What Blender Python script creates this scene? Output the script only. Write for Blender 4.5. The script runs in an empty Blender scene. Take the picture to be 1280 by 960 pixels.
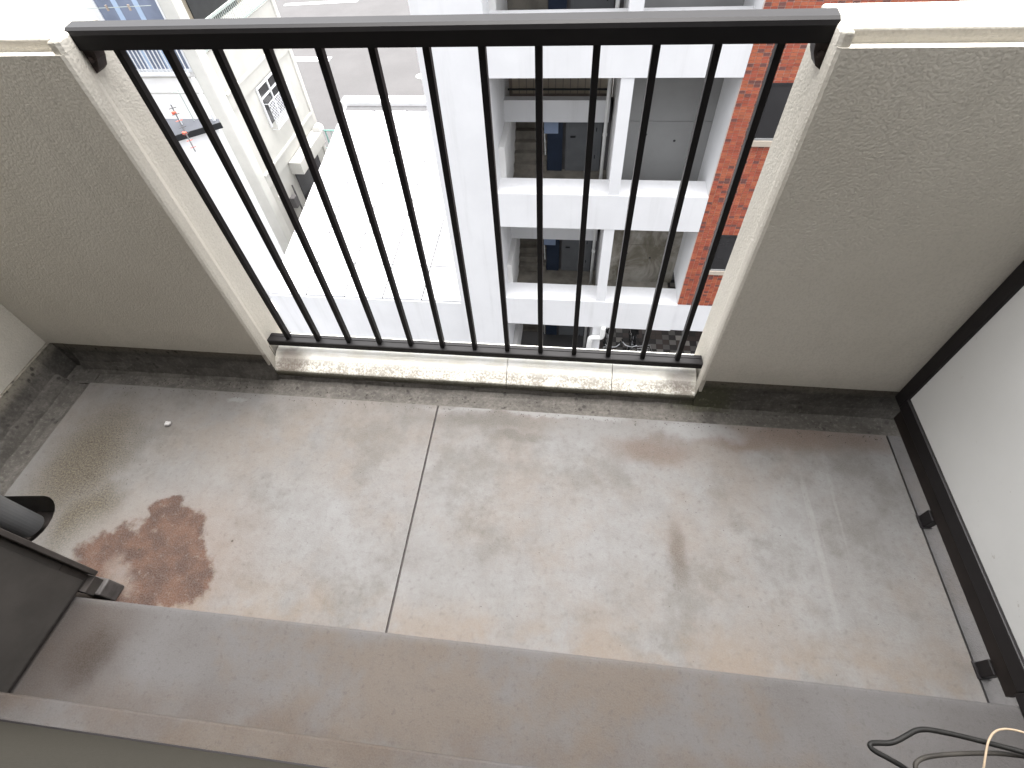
import bpy, bmesh, math, random
from mathutils import Vector, Matrix
random.seed(7)
SC = bpy.context.scene
COL = SC.collection

# ------------------------------------------------------------------ camera
cam_d = bpy.data.cameras.new('camera')
cam = bpy.data.objects.new('camera', cam_d); COL.objects.link(cam)
cam_d.sensor_width = 36.0
cam_d.lens = 634.9 / 1280 * 36.0
cam_d.clip_start = 0.01
cam_d.clip_end = 2000
pitch, yaw, roll = 0.92105, 0.17663, -0.08039
fw = Vector((-math.sin(yaw) * math.cos(pitch), math.cos(yaw) * math.cos(pitch), -math.sin(pitch)))
rt = Vector((math.cos(yaw), math.sin(yaw), 0)); up = rt.cross(fw)
r2 = rt * math.cos(roll) + up * math.sin(roll); u2 = up * math.cos(roll) - rt * math.sin(roll)
cam.matrix_world = Matrix(((r2.x, u2.x, -fw.x, 0.787), (r2.y, u2.y, -fw.y, -1.189), (r2.z, u2.z, -fw.z, 1.53), (0, 0, 0, 1)))
SC.camera = cam

# ------------------------------------------------------------------ sky, sun, exposure (bright overcast day)
SUN_EL, SUN_AZ = math.radians(76), math.radians(2)     # azimuth from +Y towards +X
world = bpy.data.worlds.new('World'); SC.world = world; world.use_nodes = True
wn = world.node_tree.nodes; wl = world.node_tree.links
bgn = wn['Background']; bgn.inputs['Strength'].default_value = 0.15
sky = wn.new('ShaderNodeTexSky'); sky.sky_type = 'NISHITA'; sky.sun_disc = False
sky.sun_elevation = SUN_EL; sky.sun_rotation = SUN_AZ; sky.dust_density = 6.0; sky.ozone_density = 1.0; sky.air_density = 1.0
hs = wn.new('ShaderNodeHueSaturation'); hs.inputs['Saturation'].default_value = 0.22   # cloud cover: pale, nearly neutral sky
wl.new(sky.outputs['Color'], hs.inputs['Color']); wl.new(hs.outputs['Color'], bgn.inputs['Color'])
sun_d = bpy.data.lights.new('sun', 'SUN'); sun_d.energy = 0.5; sun_d.angle = math.radians(120); sun_d.color = (1.0, 0.97, 0.93)
sun = bpy.data.objects.new('sun', sun_d); COL.objects.link(sun)
sdir = Vector((math.sin(SUN_AZ) * math.cos(SUN_EL), math.cos(SUN_AZ) * math.cos(SUN_EL), math.sin(SUN_EL)))
sun.rotation_euler = (-sdir).to_track_quat('-Z', 'Y').to_euler()
vs = SC.view_settings
vs.view_transform = 'Standard'; vs.look = 'None'; vs.gamma = 1.0; vs.use_curve_mapping = False
vs.exposure = 2.5
SC.render.engine = 'CYCLES'
SC.cycles.max_bounces = 10; SC.cycles.diffuse_bounces = 7
SC.cycles.use_denoising = True

# ------------------------------------------------------------------ node helper
class NB:
    def __init__(s, name):
        s.m = bpy.data.materials.new(name); s.m.use_nodes = True
        s.t = s.m.node_tree; s.n = s.t.nodes; s.l = s.t.links
        s.b = s.n['Principled BSDF']
        s._pos = None
    def new(s, t, **k):
        n = s.n.new(t)
        for a, v in k.items(): setattr(n, a, v)
        return n
    def put(s, sock, v):
        if isinstance(v, bpy.types.NodeSocket): s.l.new(v, sock)
        elif isinstance(v, (tuple, list)):
            sock.default_value = (*v, 1.0) if len(v) == 3 and len(sock.default_value) == 4 else v
        else: sock.default_value = v
    @property
    def pos(s):
        if s._pos is None: s._pos = s.new('ShaderNodeNewGeometry').outputs['Position']
        return s._pos
    def axis(s, i):
        return s.new_sep().outputs[i]
    def new_sep(s):
        if not hasattr(s, '_sep'):
            s._sep = s.new('ShaderNodeSeparateXYZ'); s.l.new(s.pos, s._sep.inputs[0])
        return s._sep
    def scaled(s, sc, off=(0, 0, 0), vec=None):
        n = s.new('ShaderNodeMapping'); s.put(n.inputs['Vector'], vec or s.pos)
        n.inputs['Scale'].default_value = sc; n.inputs['Location'].default_value = off
        return n.outputs[0]
    def noise(s, scale, detail=4, rough=0.55, vec=None, col=False, dist=0.0):
        n = s.new('ShaderNodeTexNoise'); s.put(n.inputs['Vector'], vec or s.pos)
        n.inputs['Scale'].default_value = scale; n.inputs['Detail'].default_value = detail
        n.inputs['Roughness'].default_value = rough; n.inputs['Distortion'].default_value = dist
        return n.outputs['Color' if col else 'Fac']
    def math(s, op, a, b=0.0, c=None, clamp=False):
        n = s.new('ShaderNodeMath', operation=op, use_clamp=clamp)
        s.put(n.inputs[0], a); s.put(n.inputs[1], b)
        if c is not None: s.put(n.inputs[2], c)
        return n.outputs[0]
    def rng(s, v, a, b, c=0.0, d=1.0, smooth=True):
        n = s.new('ShaderNodeMapRange'); n.interpolation_type = 'SMOOTHSTEP' if smooth else 'LINEAR'
        s.put(n.inputs[0], v)
        for i, x in enumerate((a, b, c, d)): n.inputs[i + 1].default_value = x
        return n.outputs[0]
    def mix(s, f, a, b, op='MIX'):
        n = s.new('ShaderNodeMix', data_type='RGBA', blend_type=op)
        s.put(n.inputs[0], f); s.put(n.inputs[6], a); s.put(n.inputs[7], b)
        return n.outputs[2]
    def mul(s, *a):
        r = a[0]
        for x in a[1:]: r = s.math('MULTIPLY', r, x)
        return r
    def warp(s, scale, amp, detail=5):
        c = s.noise(scale, detail, 0.6, col=True)
        a = s.new('ShaderNodeVectorMath', operation='SUBTRACT'); s.put(a.inputs[0], c); a.inputs[1].default_value = (0.5, 0.5, 0.5)
        b = s.new('ShaderNodeVectorMath', operation='SCALE'); s.put(b.inputs[0], a.outputs[0]); b.inputs['Scale'].default_value = amp
        d = s.new('ShaderNodeVectorMath', operation='ADD'); s.put(d.inputs[0], s.pos); s.put(d.inputs[1], b.outputs[0])
        return d.outputs[0]
    def blob(s, vec, cx, cy, rx, ry, soft=0.25, ang=0.0):
        m = s.new('ShaderNodeMapping', vector_type='TEXTURE'); s.put(m.inputs['Vector'], vec)
        m.inputs['Location'].default_value = (cx, cy, 0); m.inputs['Rotation'].default_value = (0, 0, ang)
        m.inputs['Scale'].default_value = (rx, ry, 1e6)
        l = s.new('ShaderNodeVectorMath', operation='LENGTH'); s.put(l.inputs[0], m.outputs[0])
        return s.rng(l.outputs['Value'], 1 + soft, 1 - soft, 0, 1)
    def bump(s, h, strength=0.3, dist=0.002):
        n = s.new('ShaderNodeBump'); n.inputs['Strength'].default_value = strength; n.inputs['Distance'].default_value = dist
        s.put(n.inputs['Height'], h); s.l.new(n.outputs[0], s.b.inputs['Normal'])
    def done(s, col, rough=0.7, metal=0.0, spec=0.5):
        s.put(s.b.inputs['Base Color'], col); s.put(s.b.inputs['Roughness'], rough)
        s.b.inputs['Metallic'].default_value = metal; s.b.inputs['Specular IOR Level'].default_value = spec
        return s.m

def plain(name, col, rough=0.6, var=0.12, scale=4.0, spec=0.4, metal=0.0, bump=0.0, bscale=60):
    n = NB(name)
    f = n.rng(n.noise(scale, 5, 0.6), 0.3, 0.7)
    c = n.mix(f, tuple(x * (1 - var) for x in col), tuple(min(1, x * (1 + var)) for x in col))
    if bump: n.bump(n.noise(bscale, 4, 0.6), bump, 0.003)
    return n.done(c, rough, metal, spec)

# ------------------------------------------------------------------ materials
def m_floor():
    n = NB('stained_concrete')
    x, y = n.axis(0), n.axis(1)
    w1 = n.warp(9, 0.10); w2 = n.warp(30, 0.035)
    big = n.noise(2.1, 8, 0.68); mid = n.noise(6.5, 9, 0.70); fine = n.noise(60, 6, 0.72)
    c = n.mix(n.rng(mid, 0.30, 0.70), (0.285, 0.268, 0.258), (0.375, 0.364, 0.360))
    c = n.mix(n.mul(n.rng(big, 0.44, 0.64), 0.58), c, (0.318, 0.262, 0.220))
    c = n.mix(n.mul(n.blob(w1, -0.35, -0.33, 0.60, 0.16, 0.7), n.rng(mid, 0.35, 0.6), 0.5), c, (0.30, 0.235, 0.18))              # tan blotches
    c = n.mix(n.mul(n.rng(n.noise(3.3, 9, 0.72, n.scaled((1, 1, 1), (4.2, 1.7, 0))), 0.49, 0.64), 0.55), c, (0.205, 0.188, 0.168))
    gl = n.noise(22, 8, 0.75)
    c = n.mix(n.mul(n.rng(gl, 0.46, 0.66), 0.18), c, (0.20, 0.178, 0.16))
    c = n.mix(n.mul(n.rng(gl, 0.50, 0.34), 0.15), c, (0.44, 0.43, 0.425))
    # warm band along the step and along the outer edge on the right
    edge = n.mul(n.rng(y, -0.78, -0.93), n.rng(n.noise(7, 5, 0.6), 0.38, 0.6))
    c = n.mix(n.mul(edge, 0.5), c, (0.33, 0.245, 0.175))
    gr = n.mul(n.rng(y, -0.34, -0.17), n.rng(mid, 0.35, 0.62))
    c = n.mix(n.mul(gr, 0.38), c, (0.20, 0.18, 0.16))
    br = n.math('MAXIMUM', n.blob(w1, 1.62, -0.20, 0.27, 0.042, 0.6), n.math('MAXIMUM', n.blob(w1, 1.08, -0.29, 0.13, 0.05, 0.7), n.blob(w1, 1.4, -0.23, 0.12, 0.03, 0.6)))
    c = n.mix(n.mul(br, 0.6), c, (0.20, 0.125, 0.085))
    wh = n.math('MAXIMUM', n.blob(w1, 1.25, -0.20, 0.13, 0.035, 0.5), n.math('MAXIMUM', n.blob(w1, 0.70, -0.17, 0.35, 0.012, 0.6), n.blob(w2, -0.46, -0.20, 0.035, 0.010, 0.4)))
    c = n.mix(n.mul(wh, 0.6), c, (0.46, 0.45, 0.45))
    smoky = n.math('MAXIMUM', n.blob(w1, 0.50, -0.215, 0.20, 0.03, 0.7), n.blob(w1, 0.62, -0.27, 0.10, 0.025, 0.7))
    c = n.mix(n.mul(smoky, 0.5), c, (0.15, 0.135, 0.115))
    # dark run mark and smudges on the right hand slab
    c = n.mix(n.mul(n.blob(n.warp(14, 0.06), 1.145, -0.635, 0.020, 0.085, 0.8), 0.6), c, (0.12, 0.085, 0.06))
    c = n.mix(n.mul(n.blob(w1, 1.72, -0.40, 0.06, 0.26, 0.8), 0.28), c, (0.18, 0.16, 0.145))
    # pale drag marks running outwards
    st = n.noise(30, 3, 0.5, n.scaled((1, 0.035, 1), (0.2, 0, 0)))
    c = n.mix(n.mul(n.rng(st, 0.60, 0.70), n.blob(w1, 1.52, -0.52, 0.20, 0.26, 0.6), 0.30), c, (0.46, 0.44, 0.43))
    # mossy sandy corner on the left
    moss = n.math('MAXIMUM', n.blob(w1, -0.90, -0.50, 0.14, 0.22, 0.7), n.blob(w1, -0.77, -0.70, 0.10, 0.13, 0.7))
    sand = n.rng(n.noise(170, 5, 0.75), 0.34, 0.66)
    c = n.mix(n.mul(moss, 0.95), c, n.mix(sand, (0.045, 0.037, 0.022), (0.25, 0.205, 0.14)))
    lf = n.rng(x, -0.60, -1.12)  # colour darkens towards the left edge of the slab
    c = n.mix(n.mul(lf, n.rng(mid, 0.3, 0.6), 0.28), c, (0.15, 0.13, 0.105))
    # whitish leached rim, then the rust puddle mark
    rim = n.math('MAXIMUM', n.blob(w2, -0.68, -0.79, 0.10, 0.11, 0.5, 0.4), n.blob(w2, -0.58, -0.66, 0.10, 0.06, 0.6, 0.4))
    c = n.mix(n.mul(rim, 0.5), c, (0.38, 0.36, 0.34))
    w3 = n.warp(13, 0.15, 9)
    r1 = n.blob(w3, -0.45, -0.735, 0.115, 0.110, 0.12)
    for a in ((-0.35, -0.845, 0.110, 0.095, 0.12, 0.0), (-0.57, -0.785, 0.15, 0.080, 0.16, 0.25), (-0.44, -0.86, 0.19, 0.09, 0.15, 0.0), (-0.50, -0.65, 0.055, 0.05, 0.2, 0.0)):
        r1 = n.math('MAXIMUM', r1, n.blob(w3, *a))
    hole = n.blob(w3, -0.525, -0.865, 0.065, 0.030, 0.7, -0.5)
    r1 = n.math('MULTIPLY', r1, n.math('SUBTRACT', 1.0, n.mul(hole, 0.7)))
    r1 = n.math('MULTIPLY', r1, n.rng(n.noise(45, 6, 0.75), 0.30, 0.46, 0.45, 1))
    rust = n.mix(n.rng(n.noise(16, 5, 0.6), 0.35, 0.65), (0.088, 0.040, 0.025), (0.165, 0.078, 0.046))
    halo = n.blob(w1, -0.40, -0.80, 0.27, 0.21, 0.5)
    c = n.mix(n.mul(halo, 0.40), c, (0.33, 0.23, 0.17))
    c = n.mix(n.mul(r1, 0.93), c, rust)
    # pits, grit and hair cracks
    c = n.mix(n.mul(n.rng(fine, 0.52, 0.70), 0.42), c, (0.14, 0.125, 0.11))
    c = n.mix(n.mul(n.rng(n.noise(240, 2, 0.6), 0.35, 0.65), 0.16), c, (0.46, 0.44, 0.42))
    c = n.mix(1.0, c, (0.362, 0.368, 0.370), 'MULTIPLY')
    v = n.new('ShaderNodeTexVoronoi', feature='F1'); n.put(v.inputs['Vector'], n.pos); v.inputs['Scale'].default_value = 9
    spots = n.math('MULTIPLY', n.rng(v.outputs['Distance'], 0.045, 0.02), n.rng(n.noise(4.4, 2, 0.5), 0.5, 0.56))
    c = n.mix(n.mul(spots, 0.85), c, (0.035, 0.028, 0.022))
    xw = n.math('ADD', x, n.math('MULTIPLY', n.math('SUBTRACT', n.noise(5, 5, 0.6), 0.5), 0.14))
    crk = 0.0
    for cx, y0, y1, k in ((1.19, -0.20, -0.95, 0.0), (0.09, -0.68, -0.95, 0.0), (0.82, -0.80, -0.95, 0), (1.46, -0.62, -0.95, -0.05)):
        d = n.math('ABSOLUTE', n.math('SUBTRACT', n.math('ADD', xw, n.math('MULTIPLY', y, k)), cx))
        q = n.mul(n.rng(d, 0.0022, 0.0006), n.rng(y, y1, y1 + 0.02), n.rng(y, y0 + 0.02, y0 - 0.06))
        crk = n.math('MAXIMUM', crk, q)
    c = n.mix(n.mul(crk, n.rng(n.noise(9, 3, 0.6), 0.40, 0.60), 0.30), c, (0.12, 0.10, 0.09))
    h = n.math('ADD', n.math('MULTIPLY', fine, 0.5), n.math('MULTIPLY', n.noise(230, 3, 0.6), 0.5))
    n.bump(n.math('SUBTRACT', h, n.math('MULTIPLY', crk, 0.1)), 0.45, 0.0022)
    return n.done(c, n.rng(mid, 0.3, 0.7, 0.80, 0.95), 0, 0.2)

def m_step():
    n = NB('trowelled_mortar')
    x, y = n.axis(0), n.axis(1)
    w1 = n.warp(9, 0.09)
    mid = n.noise(5, 9, 0.7); fine = n.noise(70, 6, 0.72)
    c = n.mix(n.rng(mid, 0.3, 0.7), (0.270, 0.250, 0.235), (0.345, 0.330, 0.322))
    c = n.mix(n.mul(n.rng(n.noise(2.4, 6, 0.65), 0.46, 0.62), 0.65), c, (0.31, 0.24, 0.175))
    c = n.mix(n.mul(n.rng(y, -1.10, -1.185), n.rng(n.noise(6, 5, 0.6), 0.35, 0.6), 0.55), c, (0.24, 0.18, 0.135))
    c = n.mix(n.mul(n.blob(w1, -0.41, -1.085, 0.055, 0.065, 0.6), n.rng(fine, 0.3, 0.6, 1.0, 0.75)), c, (0.070, 0.055, 0.045))
    c = n.mix(n.mul(n.blob(w1, -0.47, -1.05, 0.13, 0.15, 0.8), 0.7), c, (0.15, 0.108, 0.08))
    c = n.mix(n.mul(n.rng(y, -0.975, -0.955), 0.35), c, (0.42, 0.41, 0.40))  # pale highlight along the step nosing, painted into the colour
    c = n.mix(n.mul(n.rng(fine, 0.52, 0.70), 0.38), c, (0.14, 0.125, 0.11))
    c = n.mix(n.mul(n.rng(n.noise(20, 8, 0.75), 0.46, 0.66), 0.25), c, (0.19, 0.17, 0.15))
    c = n.mix(n.mul(n.rng(n.noise(260, 2, 0.6), 0.35, 0.65), 0.15), c, (0.42, 0.40, 0.385))
    n.bump(n.math('ADD', fine, n.noise(240, 3, 0.6)), 0.4, 0.002)
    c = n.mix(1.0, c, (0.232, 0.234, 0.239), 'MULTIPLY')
    return n.done(c, 0.9, 0, 0.2)

def m_gutter():
    n = NB('mouldy_mortar')
    x, y, z = n.axis(0), n.axis(1), n.axis(2)
    w = n.warp(12, 0.08)
    mid = n.noise(11, 9, 0.72); fine = n.noise(80, 6, 0.72)
    c = n.mix(n.rng(mid, 0.3, 0.68), (0.036, 0.033, 0.029), (0.084, 0.077, 0.068))
    pale = n.math('MAXIMUM', n.blob(w, 0.75, -0.12, 0.55, 0.09, 0.5), n.blob(w, -0.25, -0.13, 0.35, 0.04, 0.5))
    c = n.mix(n.mul(pale, 0.20), c, (0.095, 0.087, 0.077))
    mould = n.math('MAXIMUM', n.blob(w, 1.62, -0.09, 0.44, 0.075, 0.4), n.math('MAXIMUM', n.mul(n.blob(w, -0.80, -0.100, 0.60, 0.022, 0.7), 0.75), n.mul(n.blob(w, -1.175, -0.35, 0.020, 0.5, 0.8), 0.75)))
    c = n.mix(n.mul(mould, n.rng(mid, 0.30, 0.58, 1.0, 0.55)), c, (0.034, 0.031, 0.025))
    green = n.blob(w, 1.27, -0.085, 0.09, 0.03, 0.6)
    c = n.mix(n.mul(green, 0.7), c, (0.035, 0.036, 0.014))
    c = n.mix(n.mul(n.rng(z, 0.085, 0.125), 0.75), c, (0.17, 0.155, 0.125))
    v = n.new('ShaderNodeTexVoronoi', feature='F1'); n.put(v.inputs['Vector'], n.warp(40, 0.02)); v.inputs['Scale'].default_value = 26
    c = n.mix(n.mul(n.rng(v.outputs['Distance'], 0.24, 0.12), n.rng(n.noise(7, 3, 0.6), 0.44, 0.54), 0.85), c, (0.018, 0.016, 0.013))
    c = n.mix(n.mul(n.rng(fine, 0.48, 0.66), 0.5), c, (0.03, 0.026, 0.022))
    c = n.mix(n.mul(n.rng(fine, 0.48, 0.32), 0.3), c, (0.16, 0.149, 0.134))
    n.bump(n.math('ADD', fine, mid), 0.5, 0.004)
    return n.done(c, 0.8, 0, 0.35)

def m_sill():
    n = NB('weathered_sill_paint')
    y, z, x = n.axis(1), n.axis(2), n.axis(0)
    fine = n.noise(130, 4, 0.7); mid = n.noise(14, 6, 0.65)
    c = n.mix(n.rng(mid, 0.3, 0.7), (0.72, 0.70, 0.62), (0.82, 0.81, 0.77))
    dirt = n.mul(n.rng(y, -0.030, -0.062), n.rng(n.math('ADD', n.math('MULTIPLY', fine, 0.6), n.math('MULTIPLY', mid, 0.5)), 0.47, 0.62))
    c = n.mix(n.mul(dirt, 0.7), c, (0.16, 0.13, 0.085))
    c = n.mix(n.mul(n.blob(n.warp(20, 0.06), -0.27, -0.05, 0.06, 0.05, 0.6), 0.75), c, (0.10, 0.075, 0.06))
    c = n.mix(n.mul(n.blob(n.warp(20, 0.06), 1.19, -0.04, 0.06, 0.04, 0.6), 0.65), c, (0.11, 0.09, 0.075))
    c = n.mix(n.mul(n.rng(z, 0.052, 0.036), 0.9), c, (0.07, 0.065, 0.045))
    n.bump(n.math('ADD', fine, mid), 0.4, 0.003)
    return n.done(c, 0.7, 0, 0.35)

def m_stucco(name='stucco_paint', lo=(0.475, 0.446, 0.386), hi=(0.545, 0.516, 0.455), scale=150, st=0.36):
    n = NB(name)
    big = n.noise(1.6, 5, 0.6); lump = n.noise(scale, 4, 0.55); fine = n.noise(scale * 3.2, 3, 0.6)
    c = n.mix(n.rng(big, 0.3, 0.7), lo, hi)
    c = n.mix(n.mul(n.rng(n.noise(7, 6, 0.7, n.scaled((1, 1, 0.25))), 0.52, 0.75), 0.22), c, tuple(v * 0.7 for v in lo))
    c = n.mix(n.mul(n.rng(lump, 0.54, 0.38), 0.22), c, tuple(v * 0.72 for v in lo))
    c = n.mix(n.mul(n.rng(fine, 0.55, 0.72), 0.18), c, tuple(min(1, v * 1.25) for v in hi))
    v = n.new('ShaderNodeTexVoronoi', feature='F1'); n.put(v.inputs['Vector'], n.warp(60, 0.006)); v.inputs['Scale'].default_value = scale * 1.1
    # grime creeping up from the foot and thin runs below the coping
    z = n.axis(2)
    run = n.noise(26, 5, 0.65, n.scaled((1, 1, 0.05)))
    c = n.mix(n.mul(n.rng(run, 0.54, 0.70), n.rng(z, 0.55, 1.10), 0.22), c, tuple(v_ * 0.62 for v_ in lo))
    c = n.mix(n.mul(n.rng(n.math('ADD', z, n.math('MULTIPLY', n.noise(12, 5, 0.7), 0.16)), 0.34, 0.20), 0.30), c, tuple(v_ * 0.5 for v_ in lo))
    n.bump(n.math('SUBTRACT', n.math('MULTIPLY', lump, 0.55), n.math('MULTIPLY', v.outputs['Distance'], 0.6)), st, 0.0035)
    return n.done(c, 0.75, 0, 0.3)

M = {}
M['floor'] = m_floor(); M['step'] = m_step(); M['gutter'] = m_gutter(); M['sill'] = m_sill()
M['stucco'] = m_stucco()
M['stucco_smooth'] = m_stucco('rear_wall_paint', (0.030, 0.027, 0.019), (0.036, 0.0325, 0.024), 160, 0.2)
M['ceiling'] = plain('ceiling_paint', (0.70, 0.69, 0.66), 0.8, 0.05)
M['pit'] = plain('dark_drain_concrete', (0.020, 0.015, 0.013), 0.6, 0.4, 20)  # near-black concrete for drain pit, joints and base
M['rail'] = plain('dark_bronze_aluminium', (0.009, 0.0081, 0.0084), 0.46, 0.12, 9, 0.18)
M['black_frame'] = plain('black_coated_aluminium', (0.010, 0.0085, 0.009), 0.5, 0.15, 12, 0.3)
M['brown_metal'] = plain('brown_coated_metal', (0.016, 0.012, 0.0105), 0.55, 0.25, 15, 0.3)
M['bracket'] = plain('rusted_bracket_steel', (0.030, 0.020, 0.018), 0.6, 0.4, 60)
def m_panel():
    n = NB('partition_board_paint')
    c = n.mix(n.rng(n.noise(2.5, 5, 0.6), 0.3, 0.7), (0.52, 0.52, 0.505), (0.56, 0.56, 0.545))
    c = n.mix(n.mul(n.rng(n.noise(26, 5, 0.75), 0.66, 0.74), 0.5), c, (0.26, 0.23, 0.19))
    n.bump(n.noise(60, 3, 0.5), 0.06, 0.002)
    return n.done(c, 0.55, 0, 0.4)
M['panel'] = m_panel()
M['pipe'] = plain('grey_pvc', (0.115, 0.115, 0.115), 0.5, 0.10, 8)
M['cabinet'] = plain('dull_grey_coated_steel', (0.062, 0.057, 0.052), 0.6, 0.14, 9, 0.25, bump=0.05)
M['cabinet_dark'] = plain('dirty_grey_steel', (0.050, 0.044, 0.040), 0.65, 0.25, 15, 0.25)
M['plastic_block'] = plain('grey_plastic', (0.075, 0.069, 0.066), 0.65, 0.25, 30, 0.25)
M['cable_black'] = plain('black_cable_rubber', (0.0075, 0.0072, 0.0065), 0.6, 0.3, 40, 0.2)
M['cable_brown'] = plain('faded_cable_rubber', (0.026, 0.0235, 0.020), 0.65, 0.25, 40, 0.2)
M['wire_cream'] = plain('cream_wire', (0.26, 0.20, 0.135), 0.55, 0.15, 40, 0.3)
M['grit'] = plain('dark_grit', (0.030, 0.025, 0.019), 0.9, 0.6, 300, 0.2)
M['pebble'] = plain('chalky_stone', (0.36, 0.35, 0.34), 0.8, 0.1, 60)
# opposite side of the street
def m_white():
    n = NB('white_facade_paint')
    st = n.noise(3.2, 6, 0.65, n.scaled((1, 1, 0.07)))
    c = n.mix(n.rng(n.noise(1.2, 5, 0.6), 0.3, 0.7), (0.655, 0.655, 0.66), (0.70, 0.70, 0.705))
    c = n.mix(n.mul(n.rng(st, 0.50, 0.72), 0.35), c, (0.50, 0.495, 0.485))
    n.bump(n.noise(30, 4, 0.6), 0.08, 0.003)
    return n.done(c, 0.75, 0, 0.25)
M['white'] = m_white()
M['white_warm'] = plain('warm_white_paint', (0.66, 0.65, 0.635), 0.7, 0.04, 1.5, 0.3)
M['roof_sheet'] = plain('white_roof_membrane', (0.50, 0.50, 0.51), 0.6, 0.05, 1.4)
M['roof_gap'] = plain('grey_roof_seam', (0.08, 0.08, 0.082), 0.8, 0.1, 3)
M['cream'] = plain('cream_render', (0.40, 0.393, 0.362), 0.75, 0.06, 1.5, bump=0.08, bscale=25)
M['cream_light'] = plain('pale_cream_trim', (0.48, 0.473, 0.438), 0.7, 0.05, 2)
M['brown_wall'] = plain('brown_grey_render', (0.20, 0.175, 0.135), 0.75, 0.1, 2)
M['shade_wall'] = plain('dark_gallery_wall', (0.09, 0.085, 0.085), 0.8, 0.15, 2)
M['grey_wall'] = plain('grey_gallery_wall', (0.26, 0.26, 0.255), 0.75, 0.06, 1.5)
def m_stain():
    n = NB('water_stained_concrete')
    f = n.rng(n.noise(1.8, 6, 0.65, n.scaled((1, 1, 0.7)), dist=0.8), 0.35, 0.68)
    c = n.mix(f, (0.13, 0.115, 0.085), (0.36, 0.34, 0.30))
    return n.done(c, 0.8)
M['stained_wall'] = m_stain()
M['beige_tile'] = plain('beige_wall_tile', (0.60, 0.53, 0.43), 0.5, 0.12, 3)
M['stair'] = plain('dusty_stair_concrete', (0.17, 0.155, 0.13), 0.8, 0.25, 3)
M['ledge'] = plain('brown_ledge', (0.30, 0.25, 0.21), 0.7, 0.15, 3)
M['navy'] = plain('navy_door_paint', (0.022, 0.032, 0.055), 0.4, 0.1)
M['grey_door'] = plain('grey_door_paint', (0.13, 0.135, 0.14), 0.45, 0.06)
M['dark'] = plain('dark_recess_paint', (0.015, 0.016, 0.018), 0.6, 0.2)
M['blue_board'] = plain('pale_blue_board', (0.24, 0.30, 0.42), 0.5, 0.05)
M['pvc_white'] = plain('white_pvc', (0.62, 0.62, 0.60), 0.4, 0.05)
M['steel'] = plain('brushed_steel', (0.55, 0.55, 0.55), 0.35, 0.05, 8, 0.5, 0.9)
def m_glass(name, col, rough=0.08):
    n = NB(name)
    return n.done(n.mix(n.rng(n.noise(1.2, 3, 0.5), 0.4, 0.6), tuple(v * .8 for v in col), col), rough, 0, 0.6)
M['glass'] = m_glass('dark_window_glass', (0.022, 0.022, 0.024))
M['glass_blue'] = m_glass('blue_grey_window_glass', (0.17, 0.20, 0.27), 0.15)
M['curtain'] = plain('pale_blue_curtain', (0.33, 0.42, 0.55), 0.8, 0.05)
M['sill_tan'] = plain('tan_window_sill', (0.45, 0.39, 0.32), 0.5, 0.06)
M['grout'] = plain('pale_grout', (0.62, 0.50, 0.44), 0.85, 0.06, 5)
M['grey_roof'] = plain('blue_grey_roof_metal', (0.062, 0.065, 0.074), 0.6, 0.08, 2, 0.2)
M['grey_roof_edge'] = plain('dark_grey_fascia', (0.018, 0.019, 0.021), 0.6, 0.1, 4, 0.2)
M['teal'] = plain('teal_fence_paint', (0.16, 0.32, 0.28), 0.5, 0.06)
M['rail_grey'] = plain('pale_green_grey_metal', (0.33, 0.37, 0.35), 0.4, 0.06)
M['red_plastic'] = plain('orange_red_plastic', (0.55, 0.10, 0.06), 0.5, 0.05)
M['metal_white'] = plain('white_metal', (0.62, 0.63, 0.64), 0.4, 0.04)
M['bike_black'] = plain('black_bike_paint', (0.012, 0.012, 0.013), 0.4, 0.1)
M['tyre'] = plain('black_tyre', (0.016, 0.016, 0.016), 0.8, 0.1)
def m_attr(name, rough, spec=0.4):
    n = NB(name); a = n.new('ShaderNodeVertexColor', layer_name='tone')
    c = n.mix(n.mul(n.rng(n.noise(40, 4, 0.6), 0.3, 0.7), 0.10), a.outputs[0], (0.10, 0.05, 0.04))
    return n.done(c, rough, 0, spec)
M['tiles'] = m_attr('glazed_brick_tiles', 0.45)
M['porch_tiles'] = m_attr('checker_porch_tiles', 0.6)
def m_asphalt():
    n = NB('worn_asphalt')
    c = n.mix(n.rng(n.noise(0.5, 6, 0.6), 0.3, 0.7), (0.056, 0.0535, 0.053), (0.068, 0.065, 0.0645))
    c = n.mix(n.mul(n.rng(n.noise(0.16, 5, 0.6, n.scaled((1, 0.25, 1))), 0.5, 0.62), 0.35), c, (0.055, 0.053, 0.053))
    c = n.mix(n.mul(n.rng(n.noise(35, 3, 0.6), 0.4, 0.7), 0.25), c, (0.105, 0.10, 0.10))
    return n.done(c, 0.85)
M['asphalt'] = m_asphalt()
M['road_paint'] = plain('road_marking_paint', (0.70, 0.70, 0.69), 0.7, 0.06, 3)

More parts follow.
